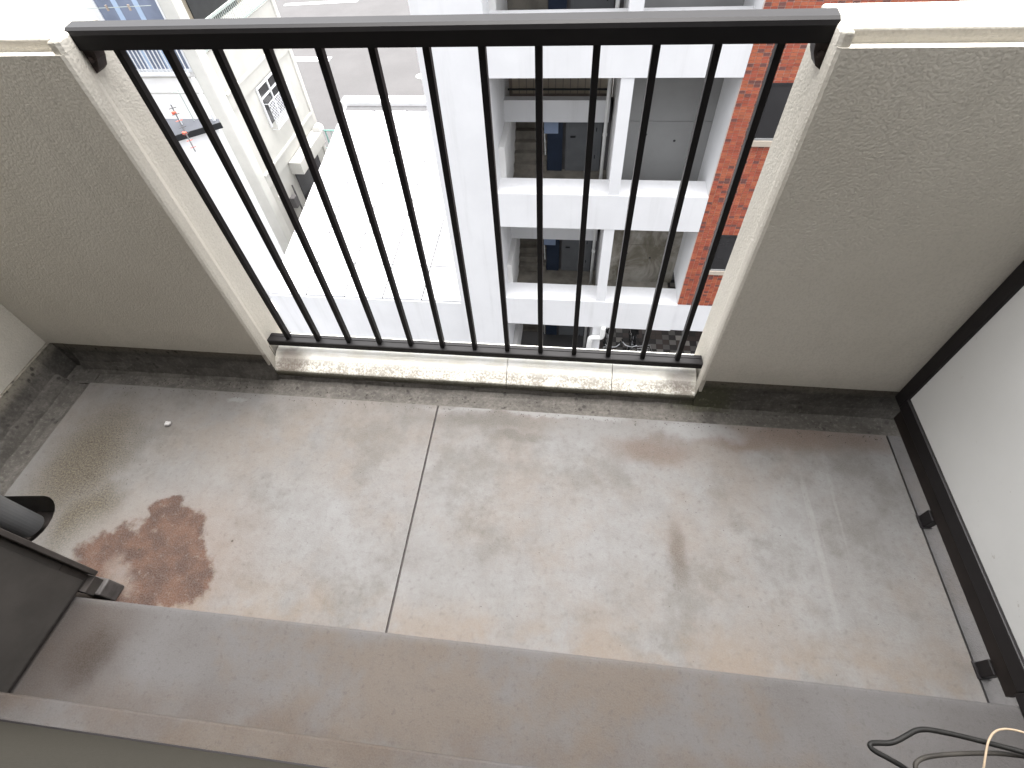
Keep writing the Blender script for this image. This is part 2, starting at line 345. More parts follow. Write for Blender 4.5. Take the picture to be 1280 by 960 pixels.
# ------------------------------------------------------------------ mesh helpers
def box(bm, x0, x1, y0, y1, z0, z1, bev=0.0):
    vv = [bm.verts.new(p) for p in ((x0, y0, z0), (x1, y0, z0), (x1, y1, z0), (x0, y1, z0), (x0, y0, z1), (x1, y0, z1), (x1, y1, z1), (x0, y1, z1))]
    fs = [bm.faces.new([vv[i] for i in f]) for f in ((3, 2, 1, 0), (4, 5, 6, 7), (0, 1, 5, 4), (1, 2, 6, 5), (2, 3, 7, 6), (3, 0, 4, 7))]
    if bev:
        es = list({e for f in fs for e in f.edges})
        bmesh.ops.bevel(bm, geom=es, offset=bev, segments=2, profile=0.5, affect='EDGES')
def prism(bm, pts, a, b, axis='z'):
    """extrude a closed outline between a and b along an axis; outline is (x,y) for z, (y,z) for x, (x,z) for y"""
    def P(p, t): return (p[0], p[1], t) if axis == 'z' else ((t, p[0], p[1]) if axis == 'x' else (p[0], t, p[1]))
    A = [bm.verts.new(P(p, a)) for p in pts]; B = [bm.verts.new(P(p, b)) for p in pts]
    bm.faces.new(A[::-1]); bm.faces.new(B)
    k = len(pts)
    for i in range(k): bm.faces.new((A[i], A[(i + 1) % k], B[(i + 1) % k], B[i]))
    bmesh.ops.recalc_face_normals(bm, faces=bm.faces[:])
def tube(bm, path, r, n=8, closed=False, cap=True):
    P = [Vector(p) for p in path]; k = len(P); rings = []
    nrm = None
    for i in range(k):
        a = P[(i - 1) % k] if (closed or i > 0) else P[i]
        b = P[(i + 1) % k] if (closed or i < k - 1) else P[i]
        t = (b - a).normalized()
        if nrm is None:
            nrm = t.orthogonal().normalized()
        else:
            nrm = (nrm - t * nrm.dot(t)).normalized()
        bn = t.cross(nrm)
        rr = r[i] if isinstance(r, (list, tuple)) else r
        rings.append([bm.verts.new(P[i] + (nrm * math.cos(2 * math.pi * j / n) + bn * math.sin(2 * math.pi * j / n)) * rr) for j in range(n)])
    for i in range(k if closed else k - 1):
        A, B = rings[i], rings[(i + 1) % k]
        for j in range(n): bm.faces.new((A[j], A[(j + 1) % n], B[(j + 1) % n], B[j]))
    if cap and not closed:
        bm.faces.new(rings[0][::-1]); bm.faces.new(rings[-1])
def smooth_path(pts, it=3):
    P = [Vector(p) for p in pts]
    for _ in range(it):
        Q = [P[0]]
        for a, b in zip(P, P[1:]): Q += [a * .75 + b * .25, a * .25 + b * .75]
        P = Q + [P[-1]]
    return P
def circle(c, r, n, plane='xz'):
    o = []
    for i in range(n):
        a = 2 * math.pi * i / n; u, v = r * math.cos(a), r * math.sin(a)
        o.append((c[0] + u, c[1], c[2] + v) if plane == 'xz' else ((c[0], c[1] + u, c[2] + v) if plane == 'yz' else (c[0] + u, c[1] + v, c[2])))
    return o

def tag(o, label=None, cat=None, group=None, kind=None):
    if label: o['label'] = label
    if cat: o['category'] = cat
    if group: o['group'] = group
    if kind: o['kind'] = kind
    return o
def empty(name, loc=(0, 0, 0), rz=0.0, **k):
    o = bpy.data.objects.new(name, None); COL.objects.link(o)
    o.location = loc; o.rotation_euler = (0, 0, rz); o.empty_display_size = 0.1
    return tag(o, **k)
def link(name, me, parent=None, loc=(0, 0, 0)):
    o = bpy.data.objects.new(name, me); COL.objects.link(o); o.location = loc
    if parent is not None: o.parent = parent
    return o
def build(name, mat, fn, parent=None, local=False, smooth=False, **k):
    """fn(bm) adds the shapes in world coordinates (or the parent's own when local)"""
    bm = bmesh.new(); fn(bm)
    off = Vector((0, 0, 0))
    p = parent
    while p is not None and not local:
        off += Vector(p.location); p = p.parent
    if off.length: bmesh.ops.translate(bm, verts=bm.verts[:], vec=-off)
    me = bpy.data.meshes.new(name); bm.to_mesh(me); bm.free()
    me.materials.append(M[mat] if isinstance(mat, str) else mat)
    if smooth:
        for f in me.polygons: f.use_smooth = True
    o = link(name, me, parent)
    return tag(o, **k)
def bx(name, mat, dims, parent=None, bev=0.0, **k):
    return build(name, mat, lambda bm: box(bm, *dims[:6], dims[6] if len(dims) > 6 else bev), parent, **k)

# ================================================================== THE SETTING OUTSIDE
GZ = -10.27
bx('ground', 'asphalt', (-400, 400, -200, 700, GZ - 0.5, GZ), kind='structure')
def marking(pts, label):
    build('road_marking', 'road_paint', lambda bm: prism(bm, pts, GZ + 0.004, GZ + 0.010), kind='structure')
marking([(-20.9, 40.05), (-15.6, 40.55), (-15.6, 41.05), (-20.9, 40.5)], '')
marking([(-16.7, 30.45), (-14.2, 30.45), (-14.2, 30.68), (-16.7, 30.68)], '')
marking([(-16.7, 30.86), (-14.2, 30.86), (-14.2, 31.05), (-16.7, 31.05)], '')
def ring(bm):
    n = 24; c = (-7.9, 28.4)
    a = [[bm.verts.new((c[0] + r * math.cos(2 * math.pi * i / n) * 1.35, c[1] + r * math.sin(2 * math.pi * i / n), z)) for i in range(n)] for r, z in ((0.42, GZ + 0.01), (0.20, GZ + 0.01))]
    for i in range(n): bm.faces.new((a[0][i], a[0][(i + 1) % n], a[1][(i + 1) % n], a[1][i]))
build('road_marking', 'road_paint', ring, kind='structure')

# ================================================================== OUR BALCONY
# slabs under foot: structural base, floor slabs with sawn joints, gutter channel, steps
floor = bx('balcony_floor', 'pit', (-1.36, 3.2, -1.30, 0.07, -0.26, -0.13), kind='structure')
def slab_left(bm):
    pts = [(-1.10, -0.165), (0.3185, -0.165), (0.3265, -0.955), (-1.10, -0.955), (-1.10, -0.84)]
    for i in range(0, 13):
        a = -math.pi / 2 + math.pi * i / 12
        pts.append((-0.955 + 0.085 * math.cos(a), -0.735 + 0.095 * math.sin(a)))
    pts += [(-1.10, -0.655)]
    prism(bm, pts[::-1], -0.13, 0.0)
build('floor_slab', 'floor', slab_left, floor)
build('floor_slab', 'floor', lambda bm: prism(bm, [(0.3255, -0.165), (1.866, -0.165), (1.866, -0.955), (0.3335, -0.955)], -0.13, 0.0), floor)
build('floor_slab', 'step', lambda bm: prism(bm, [(1.873, -0.165), (3.2, -0.165), (3.2, -0.955), (1.873, -0.955)], -0.13, -0.001), floor)  # darker mortar stands in for shade and dirt under the partition
build('joint_filler', 'pit', lambda bm: prism(bm, [(0.3185, -0.165), (0.3255, -0.165), (0.3335, -0.955), (0.3265, -0.955)], -0.13, -0.008), floor)
bx('joint_filler', 'pit', (1.866, 1.873, -0.955, -0.165, -0.13, -0.008), floor)
# gutter: L-shaped channel with coved upstands against the walls
def gut_profile(s):          # (distance from floor edge, z)
    return [(0.0, -0.006), (0.030, -0.012), (0.055, -0.010), (0.068, 0.000), (0.080, 0.035), (0.088, 0.08), (0.091, 0.1345), (0.13, 0.1345), (0.13, -0.13), (0.0, -0.13)]
def gutter_front(bm):
    for x0, x1, low in ((-1.18, -0.335, 0), (-0.335, 1.243, 1), (1.243, 3.2, 0)):
        pf = gut_profile(0)
        if low: pf = [(0, -0.006), (0.030, -0.012), (0.06, -0.010), (0.078, -0.004), (0.085, 0.012), (0.13, 0.014), (0.13, -0.13), (0, -0.13)]
        # subdivide lengthways for an uneven hand-trowelled line
        k = max(2, int((x1 - x0) / 0.06)); rows = []
        for i in range(k + 1):
            x = x0 + (x1 - x0) * i / k
            j = random.uniform(-1, 1)
            rows.append([bm.verts.new((x, -0.165 + d + (0.0025 * random.uniform(-1, 1) if 0.01 < d < 0.09 else 0), z + (0.0015 * j if -0.02 < z < 0.05 else 0))) for d, z in pf])
        n = len(pf)
        for a, b in zip(rows, rows[1:]):
            for i in range(n): bm.faces.new((a[i], a[(i + 1) % n], b[(i + 1) % n], b[i]))
        bm.faces.new(rows[0][::-1]); bm.faces.new(rows[-1])
    bmesh.ops.recalc_face_normals(bm, faces=bm.faces[:])
build('gutter_channel', 'gutter', gutter_front, floor)
def gutter_side(bm):
    k = 22; rows = []
    pf = [(0.0, -0.006), (0.030, -0.012), (0.055, -0.011), (0.085, 0.003), (0.11, 0.05), (0.13, 0.1345), (0.17, 0.1345), (0.17, -0.13), (0, -0.13)]
    for i in range(k + 1):
        y = -0.1655 - i * (0.955 - 0.1655) / k
        rows.append([bm.verts.new((-1.10 - d + (0.003 * random.uniform(-1, 1) if 0.01 < d < 0.12 else 0), y, z)) for d, z in pf])
    n = len(pf)
    for a, b in zip(rows, rows[1:]):
        for i in range(n): bm.faces.new((a[i], a[(i + 1) % n], b[(i + 1) % n], b[i]))
    bm.faces.new(rows[0][::-1]); bm.faces.new(rows[-1])
    bmesh.ops.recalc_face_normals(bm, faces=bm.faces[:])
build('gutter_channel', 'gutter', gutter_side, floor)
# trowelled corner where the two gutters meet
bx('corner_fillet', 'gutter', (-1.27, -1.1005, -0.1645, -0.035, -0.13, -0.009), floor)
def corner_up(bm):
    box(bm, -1.27, -1.228, -0.1645, -0.06, -0.009, 0.134)
    box(bm, -1.228, -1.181, -0.077, -0.04, -0.009, 0.134)
build('corner_fillet', 'gutter', corner_up, floor)

steps = bx('door_step', 'step', (-1.24, 1.895, -1.30, -0.952, -0.13, 0.10, 0.006), kind='structure')
bx('threshold_step', 'step', (-1.24, 1.90, -1.30, -1.1885, 0.1005, 0.20, 0.005), steps)

# parapets ---------------------------------------------------------
def parapet(x_end, x_far, sgn, label):
    """sgn=+1: the free end looks towards +X (left parapet)"""
    root = empty('parapet', (0.5 * (x_end + x_far), 0, 0.135), label=label, cat='parapet')
    s = sgn
    end = [(-0.082, x_end - s * 0.008), (-0.076, x_end - s * 0.002), (-0.066, x_end), (-0.042, x_end), (-0.030, x_end - s * 0.006), (-0.018, x_end - s * 0.013),
           (-0.002, x_end - s * 0.012), (0.062, x_end + s * 0.002), (0.070, x_end - s * 0.004)]
    zb = -0.13
    def body(bm):
        # wall below the ledge, with its own plan outline
        pts = [(x, y) for y, x in end] + [(x_far, 0.070), (x_far, -0.082)]
        prism(bm, pts, 0.1355, 1.132)
    build('wall', 'stucco', body, root)
    def foot(bm):   # the end bead runs down to the sill, behind the mortar upstand
        pts = [(x, y) for y, x in end if True]
        pts = [(x, max(y, -0.079)) for x, y in pts] + [(x_end - s * 0.016, 0.070), (x_end - s * 0.016, -0.079)]
        prism(bm, pts, 0.02, 0.135)
    build('end_post_foot', 'stucco', foot, root)
    def coping(bm):
        pts = [(x, y) for y, x in end if y > -0.065]
        xe = x_end
        pts = [(xe - s * 0.006, -0.078), (xe, -0.070)] + pts + [(x_far, 0.070), (x_far, -0.060), (xe - s * 0.022, -0.060), (xe - s * 0.022, -0.078)]
        prism(bm, pts, 1.1325, 1.157)
        es = [e for e in bm.edges if all(v.co.z > 1.15 for v in e.verts)]
        bmesh.ops.bevel(bm, geom=es, offset=0.004, segments=2, profile=0.5, affect='EDGES')
    build('coping', 'stucco', coping, root)
    return root
parapet(-0.333, -1.30, 1, 'rough stucco balcony parapet on the left, meeting the side wall')
parapet(1.241, 3.2, -1, 'shaded stucco balcony parapet on the right, behind the partition board')

# sill under the railing, three lengths with open joints
sill = empty('railing_sill', (0.45, 0, 0.014), label='stained white painted sill under the black railing', cat='sill')
prof = [(-0.079, 0.0145), (-0.082, 0.034), (-0.079, 0.044), (-0.062, 0.060), (-0.045, 0.078), (-0.020, 0.090), (0.070, 0.094), (0.070, 0.0145)]
xs = [-0.3335, 0.567, 0.948, 1.2415]
for a, b in zip(xs, xs[1:]):
    build('sill_length', 'sill', lambda bm: prism(bm, prof, a + 0.0012, b - 0.0012, 'x'), sill)

# railing -----------------------------------------------------------
rail = empty('railing', (0.45, 0, 0.094), label='black metal balcony railing with thirteen upright bars', cat='railing')
hp = [(-0.0235, 1.120), (-0.0245, 1.150), (-0.021, 1.158), (-0.014, 1.1625), (0.014, 1.1655), (0.021, 1.162), (0.0235, 1.155), (0.0235, 1.120)]
build('handrail', 'rail', lambda bm: prism(bm, hp, -0.352, 1.2515, 'x'), rail)
bp_ = [(-0.021, 0.1235), (-0.021, 0.146), (-0.018, 0.1475), (0.018, 0.1475), (0.021, 0.146), (0.021, 0.1235)]
br = build('base_rail', 'rail', lambda bm: prism(bm, bp_, -0.346, 1.249, 'x'), rail)
bx('cover_strip', 'rail', (-0.343, 1.246, 0.004, 0.0165, 0.1476, 0.1495), br)
b0 = bx('bar', 'rail', (-0.2655 - 0.0078, -0.2655 + 0.0078, -0.0095, 0.0095, 0.1477, 1.1199, 0.0012), rail)
for i in range(1, 13):
    o = b0.copy(); COL.objects.link(o); o.location = (0.1192 * i, 0, 0)
for s, xe in ((1, -0.344), (-1, 1.252)):
    bk = build('bracket', 'bracket', lambda bm: prism(bm, [(xe, 1.1195), (xe + s * 0.028, 1.1195), (xe + s * 0.024, 1.100), (xe + s * 0.012, 1.078), (xe, 1.070)], -0.016, 0.016, 'y'), rail)
    build('bolt', 'bracket', lambda bm: tube(bm, [(xe + s * 0.012, -0.0165, 1.10), (xe + s * 0.012, -0.022, 1.10)], 0.006, 6), bk)

# side wall on the left, rear wall of the flat, ceiling ----------------
bx('end_wall', 'stucco', (-1.42, -1.2415, -1.30, -0.0825, 0.1355, 2.55), label='beige stucco side wall at the left end of the balcony', cat='wall')
rw = empty('building_wall', (0.0, -1.30, 0.2), label='olive beige wall of the flat along the upper step', cat='wall')
def rearw(bm):
    box(bm, -1.42, 0.40, -1.45, -1.2415, 0.2005, 2.55)
    box(bm, 1.78, 3.2, -1.45, -1.2415, 0.2005, 2.55)
    box(bm, 0.40, 1.78, -1.45, -1.2415, 2.10, 2.55)
    box(bm, -3.0, 6.0, -1.60, -1.2415, 2.6805, 3.6)  # unseen upper wall, its height shaped to shade the balcony
    box(bm, -3.0, 6.0, -1.60, -1.305, GZ, -0.27)
build('wall_face', 'stucco_smooth', rearw, rw)
bx('base_seal', 'black_frame', (-1.2, 0.40, -1.2414, -1.238, 0.2003, 0.204), rw)
def dframe(bm):
    box(bm, 0.4005, 0.44, -1.40, -1.25, 0.2005, 2.0995); box(bm, 1.74, 1.7795, -1.40, -1.25, 0.2005, 2.0995)
    box(bm, 0.44, 1.74, -1.40, -1.25, 2.06, 2.0995); box(bm, 0.44, 1.74, -1.40, -1.25, 0.2005, 0.23)
build('door_frame', 'black_frame', dframe, rw)
bx('door_glass', 'glass', (1.10, 1.74, -1.38, -1.37, 0.23, 2.06), rw)
def room(bm):
    box(bm, -0.5, 2.6, -4.0, -3.9, 0.1, 2.5); box(bm, -0.6, -0.5, -4.0, -1.46, 0.1, 2.5); box(bm, 2.6, 2.7, -4.0, -1.46, 0.1, 2.5)
    box(bm, -0.6, 2.7, -4.0, -1.46, 0.05, 0.0999); box(bm, -0.6, 2.7, -4.0, -1.46, 2.5005, 2.6)
build('room', 'ceiling', room, rw)
CEIL_Y = -0.98  # unseen ceiling cut back to an eave to set the balcony light
bx('ceiling', 'ceiling', (-1.42, 3.2, -1.60, CEIL_Y, 2.5505, 2.68), kind='structure')

# partition board on the right ----------------------------------------
part = empty('partition_board', (1.885, -0.6, 0.0), label='white partition board in a black frame at the right', cat='partition')
PX = 1.862
bx('frame_post', 'black_frame', (PX, PX + 0.035, -0.128, -0.0835, 0.1105, 2.0, 0.003), part)
bx('frame_rail', 'black_frame', (PX, PX + 0.035, -0.928, -0.1285, 0.1105, 0.158, 0.003), part)
bx('frame_rail', 'black_frame', (PX, PX + 0.035, -0.928, -0.1285, 1.952, 2.0, 0.003), part)
bx('frame_post', 'black_frame', (PX - 0.002, PX + 0.037, -1.03, -0.9285, 0.101, 2.0, 0.003), part)
bx('frame_rail', 'black_frame', (PX, PX + 0.035, -1.2405, -1.0305, 0.201, 0.25, 0.003), part)
bx('panel', 'panel', (PX + 0.010, PX + 0.018, -0.9284, -0.1283, 0.1582, 1.9518), part)
bx('panel', 'panel', (PX + 0.010, PX + 0.018, -1.2405, -1.0302, 0.2502, 1.9518), part)
bx('trim_strip', 'brown_metal', (PX + 0.014, PX + 0.030, -0.928, -0.1285, 0.052, 0.1102), part)
for fy in (-0.47, -0.865):
    f = bx('foot', 'black_frame', (PX + 0.008, PX + 0.032, fy - 0.018, fy + 0.018, 0.004, 0.0515, 0.002), part)
    bx('foot_plate', 'black_frame', (PX + 0.002, PX + 0.034, fy - 0.020, fy + 0.020, 0.0005, 0.0039), f)

# rain pipe and drain hole on the left ---------------------------------
dp = empty('drain_pipe', (-1.02, -0.715, -0.10), label='grey drain pipe standing in the dark floor drain hole at left', cat='pipe')
build('pipe', 'pipe', lambda bm: tube(bm, [(-1.005, -0.725, -0.07), (-1.005, -0.725, 2.549)], 0.041, 28, cap=True), dp, smooth=False)
build('pipe_bracket', 'steel', lambda bm: tube(bm, circle((-1.005, -0.725, 1.6), 0.043, 24, 'xy'), 0.004, 6, closed=True), dp)
build('collar', 'pipe', lambda bm: tube(bm, [(-1.005, -0.725, 0.95), (-1.005, -0.725, 1.03)], 0.046, 28), dp)

# grey outdoor unit on the left -----------------------------------------
ac = empty('outdoor_unit', (-0.53, -0.895, 0.0), math.radians(-5.0), label='dark grey outdoor appliance casing beside the step at lower left', cat='appliance')
L = dict(local=True)
build('casing', 'cabinet', lambda bm: box(bm, -0.62, 0.0, -0.33, 0.0, 0.205, 0.80, 0.004), ac, **L)
build('casing_panel', 'cabinet', lambda bm: box(bm, 0.0004, 0.004, -0.327, -0.018, 0.118, 0.79, 0.001), ac, **L)
build('casing_flange', 'cabinet_dark', lambda bm: box(bm, -0.62, 0.022, 0.0005, 0.014, 0.108, 0.80, 0.002), ac, **L)
build('base_tray', 'cabinet_dark', lambda bm: [box(bm, -0.62, -0.0005, -0.33, -0.0005, 0.1065, 0.2045, 0.002), box(bm, -0.62, 0.02, -0.044, 0.0, 0.0725, 0.106)], ac, **L)
build('support_block', 'plastic_block', lambda bm: box(bm, -0.05, 0.034, -0.040, 0.006, 0.0005, 0.072, 0.004), ac, **L)
build('support_block', 'plastic_block', lambda bm: box(bm, -0.60, -0.50, -0.044, 0.010, 0.0005, 0.072, 0.004), ac, **L)
gr = build('fan_grille', 'black_frame', lambda bm: [tube(bm, circle((-0.33, 0.020, 0.46), r, 40, 'xz'), 0.003, 5, closed=True) for r in (0.05, 0.09, 0.13, 0.17, 0.21)], ac, **L)

# loose cables at lower right ---------------------------------------------
def ZC(pts): return smooth_path(pts, 3)
c1 = ZC([(1.62, -1.236, 0.86), (1.50, -1.17, 0.80), (1.40, -1.118, 0.765), (1.345, -1.107, 0.75), (1.300, -1.101, 0.75), (1.272, -1.098, 0.75), (1.245, -1.097, 0.75), (1.225, -1.108, 0.75), (1.207, -1.117, 0.75),
         (1.190, -1.118, 0.75), (1.1795, -1.120, 0.752), (1.1805, -1.126, 0.752), (1.200, -1.133, 0.75), (1.225, -1.142, 0.742), (1.26, -1.165, 0.70), (1.30, -1.20, 0.60), (1.32, -1.232, 0.45), (1.32, -1.236, 0.21)])
build('cable', 'cable_black', lambda bm: tube(bm, c1, 0.0030, 10), smooth=True, label='thick black cable bent into a pointed loop at lower right', cat='cable')
c2 = ZC([(1.64, -1.236, 0.84), (1.50, -1.165, 0.785), (1.40, -1.114, 0.752), (1.34, -1.111, 0.738), (1.300, -1.116, 0.738), (1.268, -1.121, 0.738), (1.243, -1.127, 0.738), (1.232, -1.136, 0.738), (1.238, -1.147, 0.735), (1.27, -1.18, 0.68), (1.36, -1.225, 0.50), (1.37, -1.236, 0.21)])
build('cable', 'cable_brown', lambda bm: tube(bm, c2, 0.0026, 10), smooth=True, label='faded brown grey cable curving inside the black cable loop', cat='cable')
c3 = ZC([(1.66, -1.236, 0.95), (1.52, -1.16, 0.84), (1.42, -1.11, 0.785), (1.372, -1.094, 0.765), (1.346, -1.087, 0.762), (1.327, -1.090, 0.762), (1.314, -1.101, 0.762), (1.305, -1.118, 0.760), (1.297, -1.138, 0.755), (1.29, -1.18, 0.70), (1.28, -1.236, 0.55)])
build('wire', 'wire_cream', lambda bm: tube(bm, c3, 0.0012, 8), smooth=True, label='thin cream wire arching over the two dark cables', cat='wire')

# grit washed into the corner, along the gutter and against the step
def grit(bm):
    rr = random.Random(21)
    def one(x, y, z, q):
        v = [bm.verts.new((x + q * a + rr.uniform(-.3, .3) * q, y + q * b + rr.uniform(-.3, .3) * q, z + q * c)) for a, b, c in ((-1, -.6, 0), (1, -.5, 0), (0, 1, 0), (0.1, 0, 0.9))]
        for f in ((0, 1, 3), (1, 2, 3), (2, 0, 3), (0, 2, 1)): bm.faces.new([v[i] for i in f])
    for _ in range(750):
        x, y = rr.gauss(-0.87, 0.09), rr.gauss(-0.50, 0.11)
        if -1.09 < x < 0.3 and -0.63 < y < -0.17: one(x, y, 0.0003, rr.uniform(0.0007, 0.0019))
    for _ in range(260):
        x = rr.uniform(-1.0, 1.85); y = -0.172 - abs(rr.gauss(0, 0.012))
        if abs(x - 0.323) > 0.01: one(x, y, 0.0003, rr.uniform(0.0008, 0.0024))
    for _ in range(160):
        x = rr.uniform(-0.2, 1.8); y = rr.uniform(-0.94, -0.2)
        if abs(x - 0.326) > 0.012: one(x, y, 0.0003, rr.uniform(0.0006, 0.0016))
    for _ in range(220):
        one(rr.uniform(-1.0, 1.8), rr.uniform(-0.150, -0.115), -0.0085, rr.uniform(0.001, 0.003))
build('grit', 'grit', grit, floor, kind='stuff')

# pebble -------------------------------------------------------------------
def peb(bm):
    bmesh.ops.create_icosphere(bm, subdivisions=2, radius=0.011, matrix=Matrix.Translation((-0.668, -0.33, 0.007)))
    for v in bm.verts:
        v.co += Vector((random.uniform(-1, 1), random.uniform(-1, 1), random.uniform(-1, 1))) * 0.0022
        v.co.z = max(0.0006, v.co.z * 0.9)
build('pebble', 'pebble', peb, smooth=True, label='small white pebble lying on the stained floor at left', cat='pebble')

# ================================================================== APARTMENT BUILDING OPPOSITE
apt = empty('apartment_building', (1.5, 8.2, GZ), label='white apartment building opposite with stair openings and brick tiled flank', cat='building')
YF = 7.81
BZ = [3.70, 0.80, -2.10, -4.99, -7.90]
X0, X1, X2, X3, X4 = -1.94, -0.81, 1.37, 1.58, 3.26
XR = 9.0
bx('wall_pier', 'white', (X0, X1, YF + 0.001, 12.0, GZ, 4.475), apt)
for b in BZ:
    top = b + 0.775 if b != BZ[-1] else -7.03
    bx('parapet_band', 'white', (X1 + 0.001, X4, YF, 8.38, b, top), apt)
bx('plinth_band', 'white', (X4 + 0.001, XR, YF + 0.03, 8.38, -7.90, -7.03), apt)
for b in BZ[:-1]:
    bx('column', 'white', (X2, X3, YF + 0.012, 8.06, (b - 2.9 + 0.776) if b > -4.9 else -7.029, b - 0.001), apt)
bx('column', 'white', (X2, X3, YF + 0.012, 8.06, GZ, -7.901), apt)
# upper parts of the block: floors, roof, right flank body
bx('roof_slab', 'roof_sheet', (X0, XR, 8.381, 14.0, 4.30, 4.47), apt)
bx('flank_wall', 'grey_wall', (X4 + 0.30, XR, 7.98, 14.0, -7.90, 4.2995), apt)
bx('return_wall', 'white', (X4 + 0.001, X4 + 0.2995, 7.90, 12.0, -7.029, 4.2995), apt)
bx('party_wall', 'white_warm', (X2 + 0.02, X3 - 0.02, 8.061, 11.6, GZ, 4.2995), apt)
for zi, b in enumerate(BZ):
    fl = b + 0.10                              # gallery floor level of this storey
    # bay two: recessed plain wall with a horizontal joint, stained on the lower storey
    mat = 'stained_wall' if zi == 3 else 'grey_wall'
    # wall of the storey that stands on band b (zi index of band below it)
    if zi > 0:
        wmat = 'stained_wall' if zi == 4 else 'grey_wall'
        z0 = b + 0.2 if zi < 4 else -7.4
        zt = BZ[zi - 1] - 0.001
        zj = -3.353 - 2.9 * (zi - 3)
        bx('recess_wall', wmat, (X3, X4 + 0.0005, 9.01, 9.2, z0, zj - 0.008), apt)
        bx('recess_wall', wmat, (X3, X4 + 0.0005, 9.01, 9.2, zj, zt + 0.3), apt)
        bx('gallery_floor', 'stair', (X1, X4, 8.381, 11.6, b, b + 0.2), apt)
        for px, pz in ((2.05, -3.62), (2.62, -3.74)):
            build('tie_hole', 'dark', lambda bm: tube(bm, [(px, 9.0095, pz - 2.9 * (zi - 3)), (px, 9.02, pz - 2.9 * (zi - 3))], 0.025, 8), apt)
# stairwell bay: landing beams, tiled wall, stairs, doors, pipe
for k in range(-1, 3):
    dz = -2.9 * k
    bx('landing_beam', 'white', (X1 + 0.001, 1.315, 9.40, 9.58, -3.577 + dz, -3.148 + dz), apt)
    bx('landing_floor', 'ledge', (X1 + 0.001, 1.315, 9.581, 10.2995, -3.575 + dz, -3.535 + dz), apt)
    if k < 2:
        lw = bx('landing_wall', 'ledge', (X1 + 0.001, X2, 10.30, 10.50, -3.575 + dz, -1.9 + dz), apt)
        for i in range(13):
            x = -0.74 + i * 0.155
            bx('tile', 'beige_tile', (x, x + 0.140, 10.285, 10.2995, -3.40 + dz, -2.30 + dz), lw)
        bx('landing_rail', 'dark', (X1 + 0.05, 1.30, 9.70, 9.73, -3.09 + dz, -3.06 + dz), apt)
    # flight of steps beneath the landing
    for j in range(7):
        z = -4.79 + dz + j * 0.17
        bx('stair_step', 'stair', (X1 + 0.12, 0.04, 9.60 + j * 0.16, 10.9, z, z + 0.169), apt)
    bx('stair_side_wall', 'white_warm', (X1 + 0.001, X1 + 0.119, 8.381, 10.9, -4.79 + dz, -3.578 + dz), apt)
    nv = bx('navy_door', 'navy', (0.06, 0.385, 9.66, 9.70, -4.99 + 0.2 + dz, -3.30 + dz), apt)
    build('door_handle', 'pvc_white', lambda bm: tube(bm, [(0.02, 9.63, -4.40 + dz), (0.0, 9.62, -3.92 + dz)], 0.014, 8), nv)
    bx('notice_board', 'blue_board', (-0.01, 0.29, 9.615, 9.63, -3.92 + dz, -3.52 + dz), apt)
    gd = bx('grey_door', 'grey_door', (0.50, 1.13, 9.68, 9.72, -4.70 + dz, -3.30 + dz), apt)
    bx('door_handle', 'dark', (0.55, 0.66, 9.64, 9.66, -4.02 + dz, -3.99 + dz), gd)
    for hz in (-3.85, -4.45):
        bx('hinge', 'dark', (1.085, 1.105, 9.672, 9.679, hz - 0.05 + dz, hz + 0.03 + dz), gd)
    def gf(bm):
        box(bm, 0.455, 0.499, 9.67, 9.73, -4.789 + dz, -3.30 + dz); box(bm, 1.131, 1.21, 9.67, 9.73, -4.789 + dz, -3.30 + dz); box(bm, 0.50, 1.13, 9.67, 9.73, -4.789 + dz, -4.701 + dz)
    build('door_frame', 'grey_door', gf, apt)
    bx('recess_wall', 'shade_wall', (0.041, X2 + 0.019, 9.735, 9.9, -4.79 + dz, -3.301 + dz), apt)
    bx('recess_wall', 'shade_wall', (X1 + 0.001, X2 + 0.019, 10.91, 11.05, -4.79 + dz, -3.576 + dz), apt)
pp = build('down_pipe', 'pvc_white', lambda bm: tube(bm, [(1.255, 9.20, GZ), (1.255, 9.20, 4.2)], 0.038, 12), apt, smooth=True)
for z in (-2.5, -3.75, -5.4, -6.65, 0.4):
    build('pipe_collar', 'pvc_white', lambda bm: tube(bm, [(1.255, 9.20, z), (1.255, 9.20, z + 0.05)], 0.047, 12), pp)
el = build('elbow_pipe', 'pvc_white', lambda bm: tube(bm, smooth_path([(1.62, 7.76, -7.86), (1.62, 7.74, -8.15), (1.58, 7.74, -8.21), (1.36, 7.74, -8.21), (1.30, 7.74, -8.26), (1.30, 7.74, GZ)], 2), 0.065, 14), apt, smooth=True)
